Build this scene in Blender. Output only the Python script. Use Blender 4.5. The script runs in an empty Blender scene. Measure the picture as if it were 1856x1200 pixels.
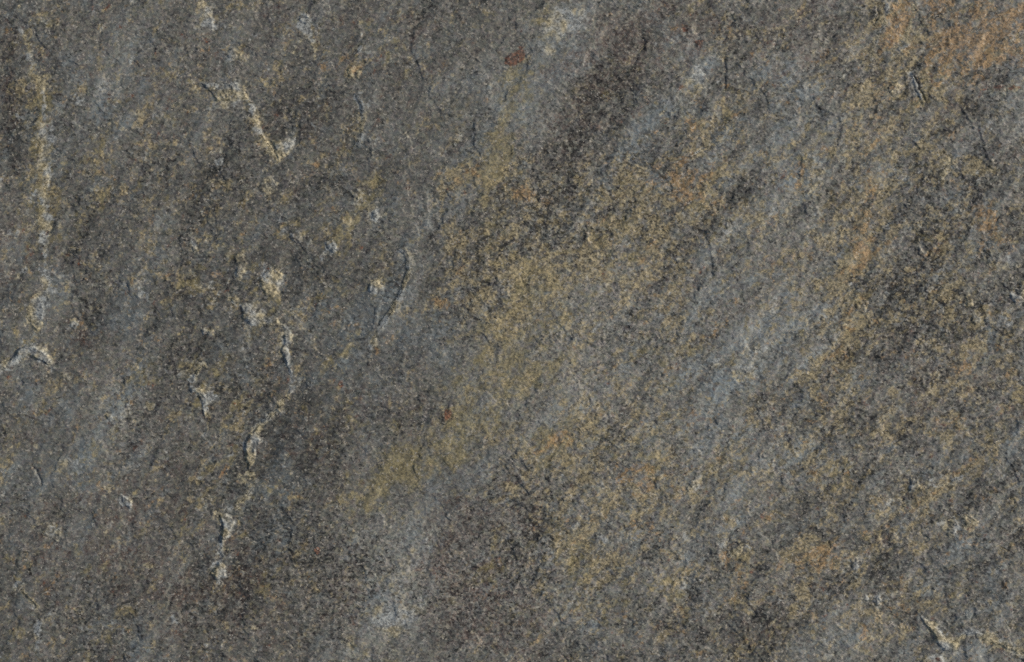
# Close-up of a weathered slate slab, seen straight on, as real relief geometry.
import bpy, math
import numpy as np

# ------------------------------------------------------------------ camera, sky, sun, exposure
scene = bpy.context.scene
S = 0.00035                      # metres covered by one pixel of the 1856 x 1200 photograph
PW, PH = 1856.0, 1200.0
CAM_H = 1.30
cam_data = bpy.data.cameras.new('camera')
cam = bpy.data.objects.new('camera', cam_data)
scene.collection.objects.link(cam)
cam.location = (0.0, 0.0, CAM_H)
cam.rotation_euler = (0.0, 0.0, 0.0)
cam_data.sensor_width = 36.0
cam_data.lens = 36.0 * CAM_H / (PW * S)
cam_data.clip_start = 0.05
cam_data.clip_end = 100.0
scene.camera = cam

SUN_EL, SUN_AZ = math.radians(29.0), math.radians(14.0)     # light rakes in from the right, slightly from the top
world = bpy.data.worlds.new('World')
scene.world = world
world.use_nodes = True
wn = world.node_tree
wn.nodes.clear()
sky = wn.nodes.new('ShaderNodeTexSky')
sky.sky_type = 'NISHITA'
sky.sun_disc = False
sky.sun_elevation = SUN_EL
sky.sun_rotation = math.radians(90.0) - SUN_AZ
sky.air_density = 1.0
sky.dust_density = 4.0
sky.ozone_density = 1.0
bg = wn.nodes.new('ShaderNodeBackground')
bg.inputs['Strength'].default_value = 0.06
wo = wn.nodes.new('ShaderNodeOutputWorld')
wn.links.new(sky.outputs[0], bg.inputs[0])
wn.links.new(bg.outputs[0], wo.inputs[0])

sun_data = bpy.data.lights.new('sun', 'SUN')
sun_data.energy = 1.5
sun_data.angle = math.radians(11.0)
sun_data.color = (1.0, 0.97, 0.91)
sun = bpy.data.objects.new('sun', sun_data)
scene.collection.objects.link(sun)
sun.location = (1.2, 0.3, 1.2)
sun.rotation_euler = (0.0, math.radians(90.0) - SUN_EL, SUN_AZ)

vs = scene.view_settings
vs.view_transform = 'Standard'
vs.look = 'None'
vs.gamma = 1.0
vs.use_curve_mapping = False
vs.exposure = 0.62
scene.render.filter_size = 0.7
scene.cycles.use_denoising = False
scene.cycles.max_bounces = 3

# ------------------------------------------------------------------ noise tools
rng = np.random.default_rng(71)
TB = 1024
_ang = rng.random((TB, TB)).astype(np.float32) * 2 * np.pi
_GX, _GY = np.cos(_ang), np.sin(_ang)


def gn(x, y, wl, seed=0):
    """gradient noise, about -1..1; wl is its wavelength in photo pixels"""
    x = x / wl + 137.31 * seed
    y = y / wl + 71.77 * seed
    ix = np.floor(x); iy = np.floor(y)
    fx = (x - ix).astype(np.float32); fy = (y - iy).astype(np.float32)
    i0 = ix.astype(np.int64) & (TB - 1); j0 = iy.astype(np.int64) & (TB - 1)
    i1 = (i0 + 1) & (TB - 1); j1 = (j0 + 1) & (TB - 1)
    u = fx * fx * fx * (fx * (fx * 6 - 15) + 10)
    v = fy * fy * fy * (fy * (fy * 6 - 15) + 10)
    a = _GX[j0, i0] * fx + _GY[j0, i0] * fy
    b = _GX[j0, i1] * (fx - 1) + _GY[j0, i1] * fy
    c = _GX[j1, i0] * fx + _GY[j1, i0] * (fy - 1)
    d = _GX[j1, i1] * (fx - 1) + _GY[j1, i1] * (fy - 1)
    return 1.45 * ((a + (b - a) * u) * (1 - v) + (c + (d - c) * u) * v)


def fbm(x, y, wl, octaves=4, seed=0, gain=0.5):
    s = 0.0; amp = 1.0; tot = 0.0
    for k in range(octaves):
        s = s + amp * gn(x, y, wl / (2.03 ** k), seed + 3 * k + 1)
        tot += amp
        amp *= gain
    return s / tot


def turned(x, y, deg, stretch):
    """coordinates along / across a direction (deg counter-clockwise from right as seen), squeezed along it"""
    a = math.radians(deg)
    return (x * math.cos(a) - y * math.sin(a)) / stretch, x * math.sin(a) + y * math.cos(a)


def sstep(e0, e1, x):
    t = np.clip((x - e0) / (e1 - e0), 0, 1)
    return t * t * (3 - 2 * t)


# ------------------------------------------------------------------ the grid: fine where the photo looks, coarser round it
def axis(length, step):
    core = np.arange(-12, length + 12 + step, step)
    out = [core[-1]]
    d = step
    while out[-1] < length + 420:
        d = min(d * 1.16, 14)
        out.append(out[-1] + d)
    out = np.array(out[1:])
    return np.concatenate([(length - out)[::-1], core, out])


STEP = PW / 1024 * 0.98
ax = axis(PW, STEP).astype(np.float32)
ay = axis(PH, STEP).astype(np.float32)
NX, NY = len(ax), len(ay)
X, Y = np.meshgrid(ax, ay)                   # photo pixels, y downwards
WX = fbm(X, Y, 46, 4, 5) ; WY = fbm(X, Y, 46, 4, 29)          # domain warp
WFX = fbm(X, Y, 11, 3, 51); WFY = fbm(X, Y, 11, 3, 83)
WBX = fbm(X, Y, 150, 2, 111); WBY = fbm(X, Y, 150, 2, 127)
XW = X + 34 * WBX + 17 * WX + 5 * WFX
YW = Y + 34 * WBY + 17 * WY + 5 * WFY
XL = X + 2.5 * WX + 2.8 * WFX                # lighter warp for traced outlines
YL = Y + 2.5 * WY + 2.8 * WFY


def window(x0, y0, x1, y1):
    i0, i1 = np.searchsorted(ax, [x0, x1]); j0, j1 = np.searchsorted(ay, [y0, y1])
    return slice(max(j0, 0), min(j1 + 1, NY)), slice(max(i0, 0), min(i1 + 1, NX))


def blob(field, cx, cy, rx, ry, deg, amount, warp=1.0, power=1.0):
    R = 2.6 * max(rx, ry) + 30
    w = window(cx - R, cy - R, cx + R, cy + R)
    if field[w].size == 0:
        return
    dx = X[w] + (XW[w] - X[w]) * warp - cx
    dy = Y[w] + (YW[w] - Y[w]) * warp - cy
    a = math.radians(deg)
    u = (dx * math.cos(a) - dy * math.sin(a)) / rx
    v = (dx * math.sin(a) + dy * math.cos(a)) / ry
    field[w] += amount * np.exp(-((u * u + v * v) ** power))


def poly_sd(px, py, pts):
    """signed distance to a closed outline, positive inside"""
    n = len(pts)
    d2 = np.full(px.shape, 1e12, np.float32)
    ins = np.zeros(px.shape, bool)
    for k in range(n):
        x0, y0 = pts[k]; x1, y1 = pts[(k + 1) % n]
        ex, ey = x1 - x0, y1 - y0
        t = np.clip(((px - x0) * ex + (py - y0) * ey) / (ex * ex + ey * ey + 1e-9), 0, 1)
        qx = px - x0 - t * ex; qy = py - y0 - t * ey
        d2 = np.minimum(d2, qx * qx + qy * qy)
        if y0 != y1:
            ins ^= ((py >= min(y0, y1)) & (py < max(y0, y1)) & (px < x0 + (py - y0) * ex / ey))
    d = np.sqrt(d2)
    return np.where(ins, d, -d)


def line_sd(px, py, pts):
    """distance to an open line, which side (+1 = to the right when walking along it as seen), share of its length"""
    best = np.full(px.shape, 1e12, np.float32); side = np.ones(px.shape, np.float32); along = np.zeros(px.shape, np.float32)
    seg = [math.hypot(pts[k + 1][0] - pts[k][0], pts[k + 1][1] - pts[k][1]) for k in range(len(pts) - 1)]
    tot = sum(seg); run = 0.0
    for k in range(len(pts) - 1):
        x0, y0 = pts[k]; x1, y1 = pts[k + 1]
        ex, ey = x1 - x0, y1 - y0
        t = np.clip(((px - x0) * ex + (py - y0) * ey) / (ex * ex + ey * ey), 0, 1)
        qx = px - x0 - t * ex; qy = py - y0 - t * ey
        d2 = qx * qx + qy * qy
        m = d2 < best
        best = np.where(m, d2, best)
        side = np.where(m, np.sign(ex * (py - y0) - ey * (px - x0)), side)
        along = np.where(m, (run + t * seg[k]) / tot, along)
        run += seg[k]
    return np.sqrt(best), side, along


# ------------------------------------------------------------------ mineral staining (own colours of the stone), and lightness patches
Z0 = lambda: np.zeros(X.shape, np.float32)
TAN, ORANGE, OLIVE, PALE, BLUE, BROWN, LIGHT, RUST, GRAIN = (Z0() for _ in range(9))

# x, y, half-length, half-width, direction, amount
for p in [(70, 130, 60, 22, 70, .35), (76, 215, 70, 15, 85, .55), (82, 320, 40, 16, 80, .6), (70, 300, 30, 20, 60, .3),
          (150, 150, 26, 10, 55, .55), (160, 330, 40, 30, 0, .3), (190, 310, 30, 14, 0, .35), (218, 348, 16, 9, 0, .6),
          (260, 150, 60, 40, 60, .22), (255, 205, 26, 16, 80, .35), (300, 250, 90, 90, 0, .2), (330, 205, 14, 10, 0, .4),
          (395, 45, 10, 14, 70, .6), (430, 100, 26, 10, 10, .85), (418, 138, 12, 10, 0, .6), (398, 340, 16, 12, 0, .55),
          (445, 355, 16, 9, 30, .7), (440, 375, 9, 12, 60, .5), (300, 300, 80, 50, 0, .2), (350, 350, 80, 50, 0, .2),
          (562, 45, 14, 14, 0, .5), (573, 85, 14, 32, 10, .6), (500, 118, 26, 12, 40, .5), (495, 135, 10, 18, 0, .45),
          (592, 105, 18, 20, 0, .35), (640, 128, 14, 13, 0, .75), (650, 92, 7, 14, 70, .5), (470, 20, 14, 14, 0, .25),
          (600, 200, 12, 26, 0, .35), (645, 170, 24, 6, 0, .45), (652, 250, 9, 14, 80, .6), (640, 282, 22, 9, 40, .4),
          (580, 280, 8, 18, 0, .45), (616, 290, 14, 10, 40, .4), (670, 310, 14, 22, 0, .45), (480, 330, 18, 16, 0, .3),
          (470, 260, 9, 12, 0, .45), (484, 252, 8, 10, 40, .6), (275, 445, 26, 24, 0, .6), (280, 425, 20, 26, 0, .3),
          (215, 450, 60, 40, 30, .22), (120, 470, 30, 18, 60, .3), (160, 500, 12, 8, 0, .4), (240, 640, 34, 26, 0, .45),
          (260, 590, 18, 12, 0, .4), (235, 670, 20, 18, 0, .45), (365, 440, 20, 18, 0, .35), (400, 480, 14, 10, 0, .4),
          (320, 560, 26, 26, 0, .25), (370, 530, 14, 20, 0, .3), (130, 695, 14, 10, -40, .65), (105, 715, 24, 14, 0, .5),
          (68, 762, 8, 20, -70, .7), (8, 835, 24, 22, 0, .75), (45, 725, 14, 10, 0, .35), (97, 970, 16, 14, 0, .6),
          (15, 910, 12, 9, 0, .45), (146, 862, 8, 12, 60, .5), (290, 835, 20, 8, 50, .3), (50, 1114, 8, 6, 0, .9),
          (100, 1175, 26, 9, 60, .35), (240, 1160, 30, 14, 0, .3), (330, 965, 26, 9, 0, .35), (200, 1020, 40, 14, 0, .2),
          (535, 430, 16, 12, 0, .6), (600, 437, 12, 18, 0, .6), (490, 515, 14, 20, 60, .75), (548, 478, 10, 9, 0, .45),
          (620, 415, 40, 16, 30, .3), (820, 330, 46, 30, 0, .42), (835, 310, 24, 14, 60, .5), (800, 350, 10, 30, 0, .45),
          (880, 290, 16, 44, 10, .45), (855, 360, 40, 40, 0, .38), (900, 330, 40, 30, 0, .3), (830, 480, 50, 40, 0, .4),
          (800, 550, 34, 22, 0, .5), (845, 440, 14, 26, 0, .45), (815, 410, 30, 20, 0, .3), (880, 500, 60, 60, 0, .32),
          (790, 555, 16, 12, 0, .3), (735, 670, 8, 26, -70, .55), (690, 730, 18, 20, 0, .4), (900, 560, 80, 60, 40, .32),
          (960, 480, 110, 80, 20, .34), (1080, 470, 120, 70, 0, .36), (1180, 460, 60, 60, 0, .42), (1160, 520, 80, 60, 0, .3),
          (1000, 330, 90, 30, 0, .36), (960, 300, 30, 20, 0, .35), (1130, 310, 50, 20, 0, .42), (1150, 370, 30, 16, 0, .5),
          (1120, 350, 60, 50, 0, .35), (1250, 340, 60, 60, 0, .36), (1290, 230, 40, 40, 0, .34), (1255, 225, 30, 16, 0, .4),
          (1315, 195, 4, 34, 0, .5), (1344, 52, 3, 12, 0, .8), (1350, 380, 30, 14, 0, .45), (1300, 280, 34, 30, 0, .3),
          (1345, 170, 20, 30, 0, .3), (1380, 105, 9, 10, 0, .45), (1090, 380, 30, 14, 30, .4), (1100, 160, 10, 10, 0, .3),
          (1050, 165, 9, 8, 0, .5), (1160, 170, 7, 10, 0, .5), (950, 250, 20, 20, 0, .3), (920, 110, 40, 14, 0, .3),
          (950, 120, 22, 9, 20, .5), (1020, 830, 110, 60, 0, .34), (1130, 900, 120, 70, 0, .36), (1080, 970, 90, 60, 20, .3),
          (1160, 1060, 140, 60, 0, .27), (1200, 720, 50, 50, 0, .25), (1040, 720, 120, 70, 0, .32), (985, 870, 10, 40, 20, .45),
          (1000, 950, 40, 20, 0, .3), (1260, 970, 40, 16, 0, .4), (1330, 1020, 40, 40, 20, .3), (1000, 1080, 120, 50, 0, .25),
          (1600, 30, 10, 60, 0, .5), (1590, 90, 26, 50, 70, .5), (1585, 155, 16, 40, 80, .5), (1610, 170, 40, 14, 10, .6),
          (1560, 170, 20, 60, 80, .42), (1640, 60, 8, 50, 85, .6), (1670, 70, 20, 20, 0, .4), (1700, 140, 50, 40, 10, .36),
          (1720, 160, 16, 14, 0, .5), (1680, 210, 40, 30, 0, .45), (1590, 290, 22, 34, 30, .6), (1560, 230, 34, 24, 0, .36),
          (1680, 260, 16, 26, 10, .45), (1730, 300, 12, 46, 60, .6), (1600, 350, 70, 50, 45, .4), (1760, 330, 30, 40, 0, .42),
          (1700, 380, 40, 30, 45, .42), (1450, 320, 40, 30, 0, .42), (1410, 325, 18, 14, 0, .45), (1500, 300, 40, 16, 30, .25),
          (1540, 420, 60, 40, 40, .45), (1560, 460, 60, 40, 60, .5), (1600, 440, 14, 40, 30, .5), (1440, 480, 60, 50, 20, .34),
          (1460, 510, 60, 12, 10, .4), (1440, 540, 10, 26, 30, .4), (1700, 480, 50, 36, 30, .44), (1740, 440, 20, 24, 0, .5),
          (1640, 540, 24, 16, 10, .5), (1715, 580, 24, 16, 0, .5), (1730, 520, 20, 30, 0, .35), (1790, 620, 46, 40, 0, .5),
          (1770, 590, 24, 24, 0, .5), (1840, 670, 22, 22, 0, .5), (1730, 660, 50, 26, 20, .42), (1850, 700, 10, 30, 0, .6),
          (1520, 640, 24, 36, 20, .45), (1500, 665, 26, 12, 0, .42), (1560, 560, 20, 46, 60, .5), (1590, 625, 30, 30, 20, .36),
          (1620, 720, 30, 20, 0, .45), (1580, 680, 14, 20, 60, .35), (1700, 700, 60, 26, 30, .36), (1640, 760, 90, 30, 20, .34),
          (1760, 770, 60, 26, 30, .34), (1480, 740, 40, 60, 60, .3), (1440, 780, 50, 40, 0, .28), (1470, 700, 10, 40, 20, .35),
          (1500, 830, 60, 30, 0, .42), (1460, 850, 26, 16, 0, .5), (1550, 840, 40, 26, 20, .38), (1750, 840, 60, 16, 20, .55),
          (1720, 870, 70, 10, 28, .6), (1810, 820, 50, 16, 40, .45), (1690, 910, 30, 20, 45, .42), (1640, 900, 60, 30, 30, .3),
          (1460, 1000, 46, 30, 0, .52), (1500, 1010, 50, 20, 0, .5), (1440, 1030, 40, 40, 0, .4), (1580, 970, 16, 10, 0, .6),
          (1540, 1085, 14, 12, 0, .0), (1620, 1010, 30, 40, 0, .42), (1560, 1120, 40, 22, 0, .4), (1590, 1160, 30, 20, 0, .45),
          (1470, 1140, 14, 16, 0, .5), (1660, 1170, 30, 26, 0, .3), (1690, 1090, 26, 22, 0, .4), (1710, 1110, 20, 14, 0, .45),
          (1640, 1060, 14, 40, 80, .45), (1840, 1090, 14, 20, 0, .45), (1540, 870, 40, 20, 20, .3), (1680, 1000, 40, 20, 0, .25),
          (1450, 1090, 50, 20, 30, .25), (1380, 1170, 40, 20, 0, .3), (1330, 1180, 40, 14, 0, .3), (1270, 880, 60, 40, 20, .28),
          (625, 910, 26, 26, 0, .4), (615, 1075, 40, 40, 30, .2), (560, 1075, 20, 12, 0, .35), (660, 1125, 14, 20, 0, .4),
          (760, 925, 18, 26, 70, .5), (775, 835, 7, 14, 0, .5), (910, 890, 14, 10, 0, .45), (690, 740, 20, 10, 0, .3),
          (600, 980, 14, 40, 60, .3), (880, 700, 50, 50, 0, .25), (1640, 1150, 12, 12, 0, .4), (1400, 430, 46, 40, 0, .3),
          (1300, 430, 60, 30, 0, .22), (1270, 560, 120, 60, 0, .2), (1230, 640, 60, 26, 0, .24)]:
    blob(TAN, *p)
for p in [(1100, 420, 260, 90, 25, .28), (1150, 900, 220, 110, 15, .26), (1050, 740, 200, 120, 40, .2), (1560, 380, 420, 70, 78, .3), (1520, 600, 200, 60, 70, .25),
          (1720, 520, 150, 300, 10, .16), (1640, 880, 220, 120, 30, .16), (1500, 1040, 160, 100, 30, .24), (1300, 300, 150, 60, 50, .2), (860, 400, 150, 70, 60, .2),
          (950, 560, 200, 80, 45, .2), (1600, 150, 160, 50, 80, .25)]:
    blob(TAN, *p)
for p in [(855, 322, 26, 16, 20, .5), (945, 352, 34, 18, 0, .7), (870, 290, 12, 16, 0, .3), (1240, 325, 34, 26, 0, .75), (1255, 305, 20, 30, 0, .4),
          (1258, 228, 16, 12, 0, .75), (1245, 215, 10, 10, 0, .4), (1270, 355, 20, 12, 0, .5), (1125, 365, 14, 10, 0, .55),
          (1750, 40, 90, 60, 0, .5), (1720, 70, 60, 30, 20, .45), (1820, 90, 60, 40, 0, .5), (1700, 90, 40, 16, 20, .42), (1620, 60, 30, 20, 60, .42),
          (1640, 40, 10, 12, 0, .7), (1780, 110, 60, 26, 0, .36), (1840, 20, 40, 30, 0, .45), (1730, 130, 40, 20, 0, .3),
          (1800, 420, 40, 26, -20, .5), (1770, 405, 26, 16, 0, .4), (1670, 455, 10, 10, -50, .7), (1570, 450, 34, 20, 40, .4),
          (1716, 578, 14, 9, 0, .45), (1642, 542, 14, 10, 0, .5), (1520, 655, 20, 16, 0, .4), (1160, 870, 60, 24, 10, .5),
          (1180, 850, 20, 14, 0, .42), (1010, 805, 34, 14, 0, .45), (1230, 890, 20, 14, 30, .35), (1655, 882, 12, 9, -30, .75),
          (1470, 848, 12, 8, 0, .6), (1535, 850, 9, 8, 0, .45), (1470, 1005, 40, 16, 0, .42), (1638, 1065, 7, 14, 0, .6),
          (1630, 1112, 6, 18, 0, .6), (1575, 1150, 14, 12, 0, .4), (1730, 670, 20, 16, 0, .3), (1450, 330, 16, 14, 0, .42),
          (640, 130, 9, 8, 0, .4), (840, 480, 20, 14, 0, .45), (800, 550, 20, 9, -30, .42), (840, 435, 6, 16, 0, .45),
          (435, 100, 12, 8, 0, .3), (145, 150, 8, 14, 0, .35), (220, 348, 9, 6, 0, .35), (130, 695, 8, 6, 0, .4), (1700, 870, 22, 6, 28, .4),
          (1760, 850, 26, 7, 28, .4), (575, 996, 5, 8, 0, .0), (775, 838, 6, 10, 0, .4), (1180, 460, 20, 14, 0, .4), (600, 110, 26, 20, 0, .25),
          (240, 665, 18, 14, 0, .25), (70, 760, 7, 10, 0, .4), (1560, 420, 20, 14, 0, .3), (910, 100, 30, 14, 40, .2), (1640, 20, 12, 20, 0, .4),
          (1090, 960, 60, 30, 0, .15), (1330, 1025, 30, 26, 0, .25), (1560, 1000, 60, 30, 0, .2)]:
    blob(ORANGE, *p)
for p in [(76, 240, 70, 16, 86, .45), (84, 325, 30, 12, 80, .6), (60, 360, 40, 8, 60, .45), (80, 450, 60, 5, 90, .4),
          (140, 330, 14, 12, 0, .4), (25, 90, 14, 10, 0, .5), (60, 60, 10, 14, 0, .3), (110, 410, 16, 12, 0, .3),
          (925, 190, 22, 90, -12, .42), (935, 160, 20, 30, 0, .3), (905, 250, 18, 50, 10, .36), (985, 35, 24, 14, 0, .5), (985, 75, 24, 9, 40, .65),
          (1015, 15, 16, 8, 0, .3), (645, 345, 20, 14, 0, .55), (678, 355, 9, 20, 0, .5), (655, 385, 14, 16, 30, .5), (680, 300, 10, 14, 0, .4),
          (515, 265, 14, 12, 0, .4), (625, 415, 30, 14, 30, .3), (930, 600, 60, 40, 40, .36), (920, 660, 50, 50, 40, .42), (900, 700, 40, 40, 40, .3),
          (960, 560, 80, 50, 40, .25), (1000, 640, 80, 60, 40, .25), (840, 790, 40, 18, 45, .55), (820, 820, 40, 20, 45, .4),
          (700, 862, 36, 24, 20, .75), (690, 870, 60, 30, 20, .3), (720, 835, 40, 12, 20, .4), (630, 855, 14, 14, -40, .5), (600, 845, 16, 9, 20, .35),
          (640, 915, 30, 26, 30, .36), (480, 870, 20, 26, 30, .45), (500, 870, 20, 14, 0, .35), (760, 940, 18, 26, 60, .36), (525, 910, 20, 14, 30, .25),
          (620, 640, 40, 40, 0, .15), (490, 715, 18, 14, 0, .3), (660, 780, 16, 10, 40, .35), (620, 660, 20, 30, 0, .2), (1060, 980, 30, 30, 0, .36),
          (1040, 1010, 20, 20, 0, .42), (1080, 800, 60, 30, 0, .3), (1000, 790, 60, 40, 0, .36), (1625, 160, 14, 12, 0, .6), (1565, 225, 20, 18, 0, .42),
          (1560, 552, 10, 16, 20, .6), (1755, 540, 9, 16, 0, .6), (1770, 585, 14, 12, 0, .5), (1730, 445, 14, 16, 0, .36), (1715, 965, 14, 9, 60, .5),
          (1580, 978, 9, 7, 0, .5), (1590, 1088, 12, 8, 0, .5), (1530, 655, 16, 40, 60, .15), (1850, 702, 8, 26, 0, .5), (370, 540, 60, 50, 0, .2),
          (390, 640, 50, 30, 0, .25), (430, 600, 50, 40, 0, .14), (980, 1175, 26, 12, 0, .36), (1010, 1185, 26, 10, 0, .3), (440, 970, 14, 10, 0, .4),
          (400, 700, 60, 30, 0, .1), (470, 900, 20, 20, 0, .25), (1840, 1095, 10, 16, 0, .4), (1470, 1145, 8, 12, 0, .4), (1630, 1140, 8, 16, 0, .4),
          (1725, 1170, 16, 12, 0, .5), (1690, 1192, 20, 8, 0, .4), (1110, 430, 80, 50, 0, .15), (880, 760, 40, 20, 45, .36), (760, 860, 30, 40, 60, .15)]:
    blob(OLIVE, *p)
for p in [(915, 230, 190, 36, 78, .3), (900, 650, 230, 70, 52, .34), (760, 830, 170, 50, 40, .25), (1100, 470, 260, 110, 30, .22), (1080, 820, 260, 120, 25, .26),
          (640, 380, 130, 46, 60, .22), (75, 300, 260, 26, 86, .25), (1580, 400, 360, 60, 78, .16), (150, 330, 120, 60, 50, .16), (440, 560, 260, 90, 60, .12), (1150, 1000, 200, 90, 20, .14)]:
    blob(OLIVE, *p)
for p in [(30, 20, 40, 14, 10, .3), (90, 27, 18, 9, 0, .55), (70, 45, 9, 14, 60, .25), (180, 12, 26, 12, 0, .4), (205, 125, 40, 30, 60, .25),
          (120, 180, 26, 12, 20, .4), (100, 225, 14, 24, 10, .35), (92, 265, 12, 30, -10, .5), (180, 150, 30, 20, 50, .3), (60, 400, 30, 12, 60, .2),
          (375, 15, 6, 18, 0, .5), (382, 42, 8, 14, -30, .6), (425, 60, 9, 6, 0, .6), (410, 165, 30, 12, 0, .55), (400, 280, 8, 16, -60, .4),
          (552, 35, 10, 9, 0, .8), (545, 68, 16, 14, 0, .3), (575, 110, 9, 9, 0, .55), (632, 132, 9, 9, 0, .3), (512, 270, 16, 16, 0, .5),
          (490, 330, 14, 14, 0, .36), (670, 275, 14, 14, 0, .3), (748, 285, 9, 9, 0, .5), (680, 390, 10, 12, 0, .6), (625, 380, 10, 12, 30, .3),
          (115, 415, 14, 14, 0, .4), (62, 565, 16, 30, -10, .65), (85, 535, 20, 30, 30, .3), (95, 505, 14, 40, 20, .3), (15, 415, 14, 10, 0, .4),
          (130, 586, 10, 10, 0, .36), (60, 638, 30, 9, -20, .6), (80, 645, 18, 7, -40, .6), (30, 665, 30, 10, 0, .25), (205, 745, 26, 16, 30, .42),
          (200, 757, 7, 6, 0, .9), (225, 775, 14, 10, 0, .5), (245, 735, 16, 10, 50, .4), (290, 735, 26, 14, 50, .4), (265, 520, 20, 50, -8, .3),
          (430, 470, 12, 20, 0, .4), (450, 575, 16, 16, 0, .7), (425, 540, 9, 7, 0, .5), (480, 575, 26, 10, 0, .4), (353, 452, 6, 6, 0, .7),
          (380, 602, 14, 6, 10, .5), (345, 677, 12, 9, 40, .45), (358, 710, 14, 10, 0, .55), (368, 735, 8, 22, -10, .4), (518, 640, 8, 26, -10, .5),
          (600, 450, 10, 10, 0, .7), (492, 510, 16, 24, 20, .45), (475, 505, 9, 7, 40, .7), (680, 520, 11, 10, 0, .7), (685, 485, 9, 5, 40, .6),
          (700, 472, 12, 8, 40, .4), (725, 445, 20, 14, 30, .3), (665, 640, 8, 20, -10, .4), (720, 570, 9, 40, 30, .3), (640, 655, 40, 20, 0, .22),
          (455, 820, 12, 30, -8, .6), (475, 865, 14, 24, 30, .5), (480, 770, 20, 12, 45, .3), (405, 945, 12, 14, 0, .65), (400, 1000, 7, 14, 0, .4),
          (395, 1038, 12, 12, 0, .6), (425, 1125, 18, 8, 0, .3), (228, 908, 12, 14, -40, .75), (130, 845, 20, 18, 0, .42), (160, 840, 20, 14, 0, .35),
          (95, 968, 18, 12, 0, .42), (28, 1050, 8, 7, 0, .7), (45, 1050, 24, 14, 0, .3), (62, 1095, 14, 10, 0, .42), (66, 1150, 7, 26, -5, .42),
          (720, 1105, 30, 26, 40, .7), (700, 1125, 16, 22, 30, .5), (640, 1160, 26, 16, 40, .5), (745, 1100, 26, 10, 10, .45), (690, 970, 30, 24, 0, .3),
          (735, 1020, 26, 20, 40, .36), (780, 960, 30, 50, 40, .2), (1012, 48, 24, 20, 30, .8), (1040, 35, 40, 26, 30, .45), (1000, 100, 40, 20, 40, .36),
          (1265, 125, 26, 12, 45, .65), (1235, 160, 34, 14, 50, .36), (1340, 245, 20, 14, 0, .6), (1350, 225, 14, 20, 60, .3), (1310, 660, 26, 12, 55, .36),
          (1360, 640, 40, 14, 50, .6), (1340, 685, 26, 9, 50, .6), (1350, 400, 40, 16, 0, .2), (1310, 525, 20, 9, 10, .4), (1390, 545, 30, 14, 0, .42),
          (1475, 340, 44, 9, 48, .5), (1420, 395, 20, 10, 0, .36), (1260, 872, 24, 6, 48, .7), (1300, 843, 18, 6, 35, .5), (1330, 1000, 26, 10, 25, .75),
          (1235, 975, 30, 12, 20, .42), (1380, 900, 50, 30, 20, .2), (1010, 1000, 60, 26, 0, .2), (1512, 720, 14, 12, 0, .42), (1840, 535, 16, 20, 0, .5),
          (1830, 160, 40, 16, 20, .3), (1625, 910, 26, 9, 30, .42), (1740, 945, 26, 16, 20, .5), (1715, 960, 12, 16, 0, .5), (1725, 995, 18, 7, 0, .42),
          (1705, 1140, 20, 22, 0, .36), (1715, 1165, 18, 12, 0, .6), (1690, 1190, 26, 9, 10, .6), (1780, 1155, 40, 6, -14, .42), (1825, 1175, 30, 7, -16, .5),
          (1824, 1120, 7, 20, 0, .36), (1665, 1060, 12, 10, 0, .36), (1560, 1165, 14, 12, 0, .42), (1480, 1160, 26, 12, 0, .36), (1400, 810, 20, 10, 0, .36),
          (1540, 550, 9, 12, 0, .25), (1500, 1195, 26, 8, 0, .4), (930, 300, 20, 14, 0, .1), (860, 285, 20, 12, 40, .25), (1615, 300, 16, 14, 0, .36),
          (1678, 345, 9, 8, 0, .6), (1730, 265, 6, 6, 0, .5), (1420, 120, 14, 9, 0, .3)]:
    blob(PALE, *p)
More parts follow.
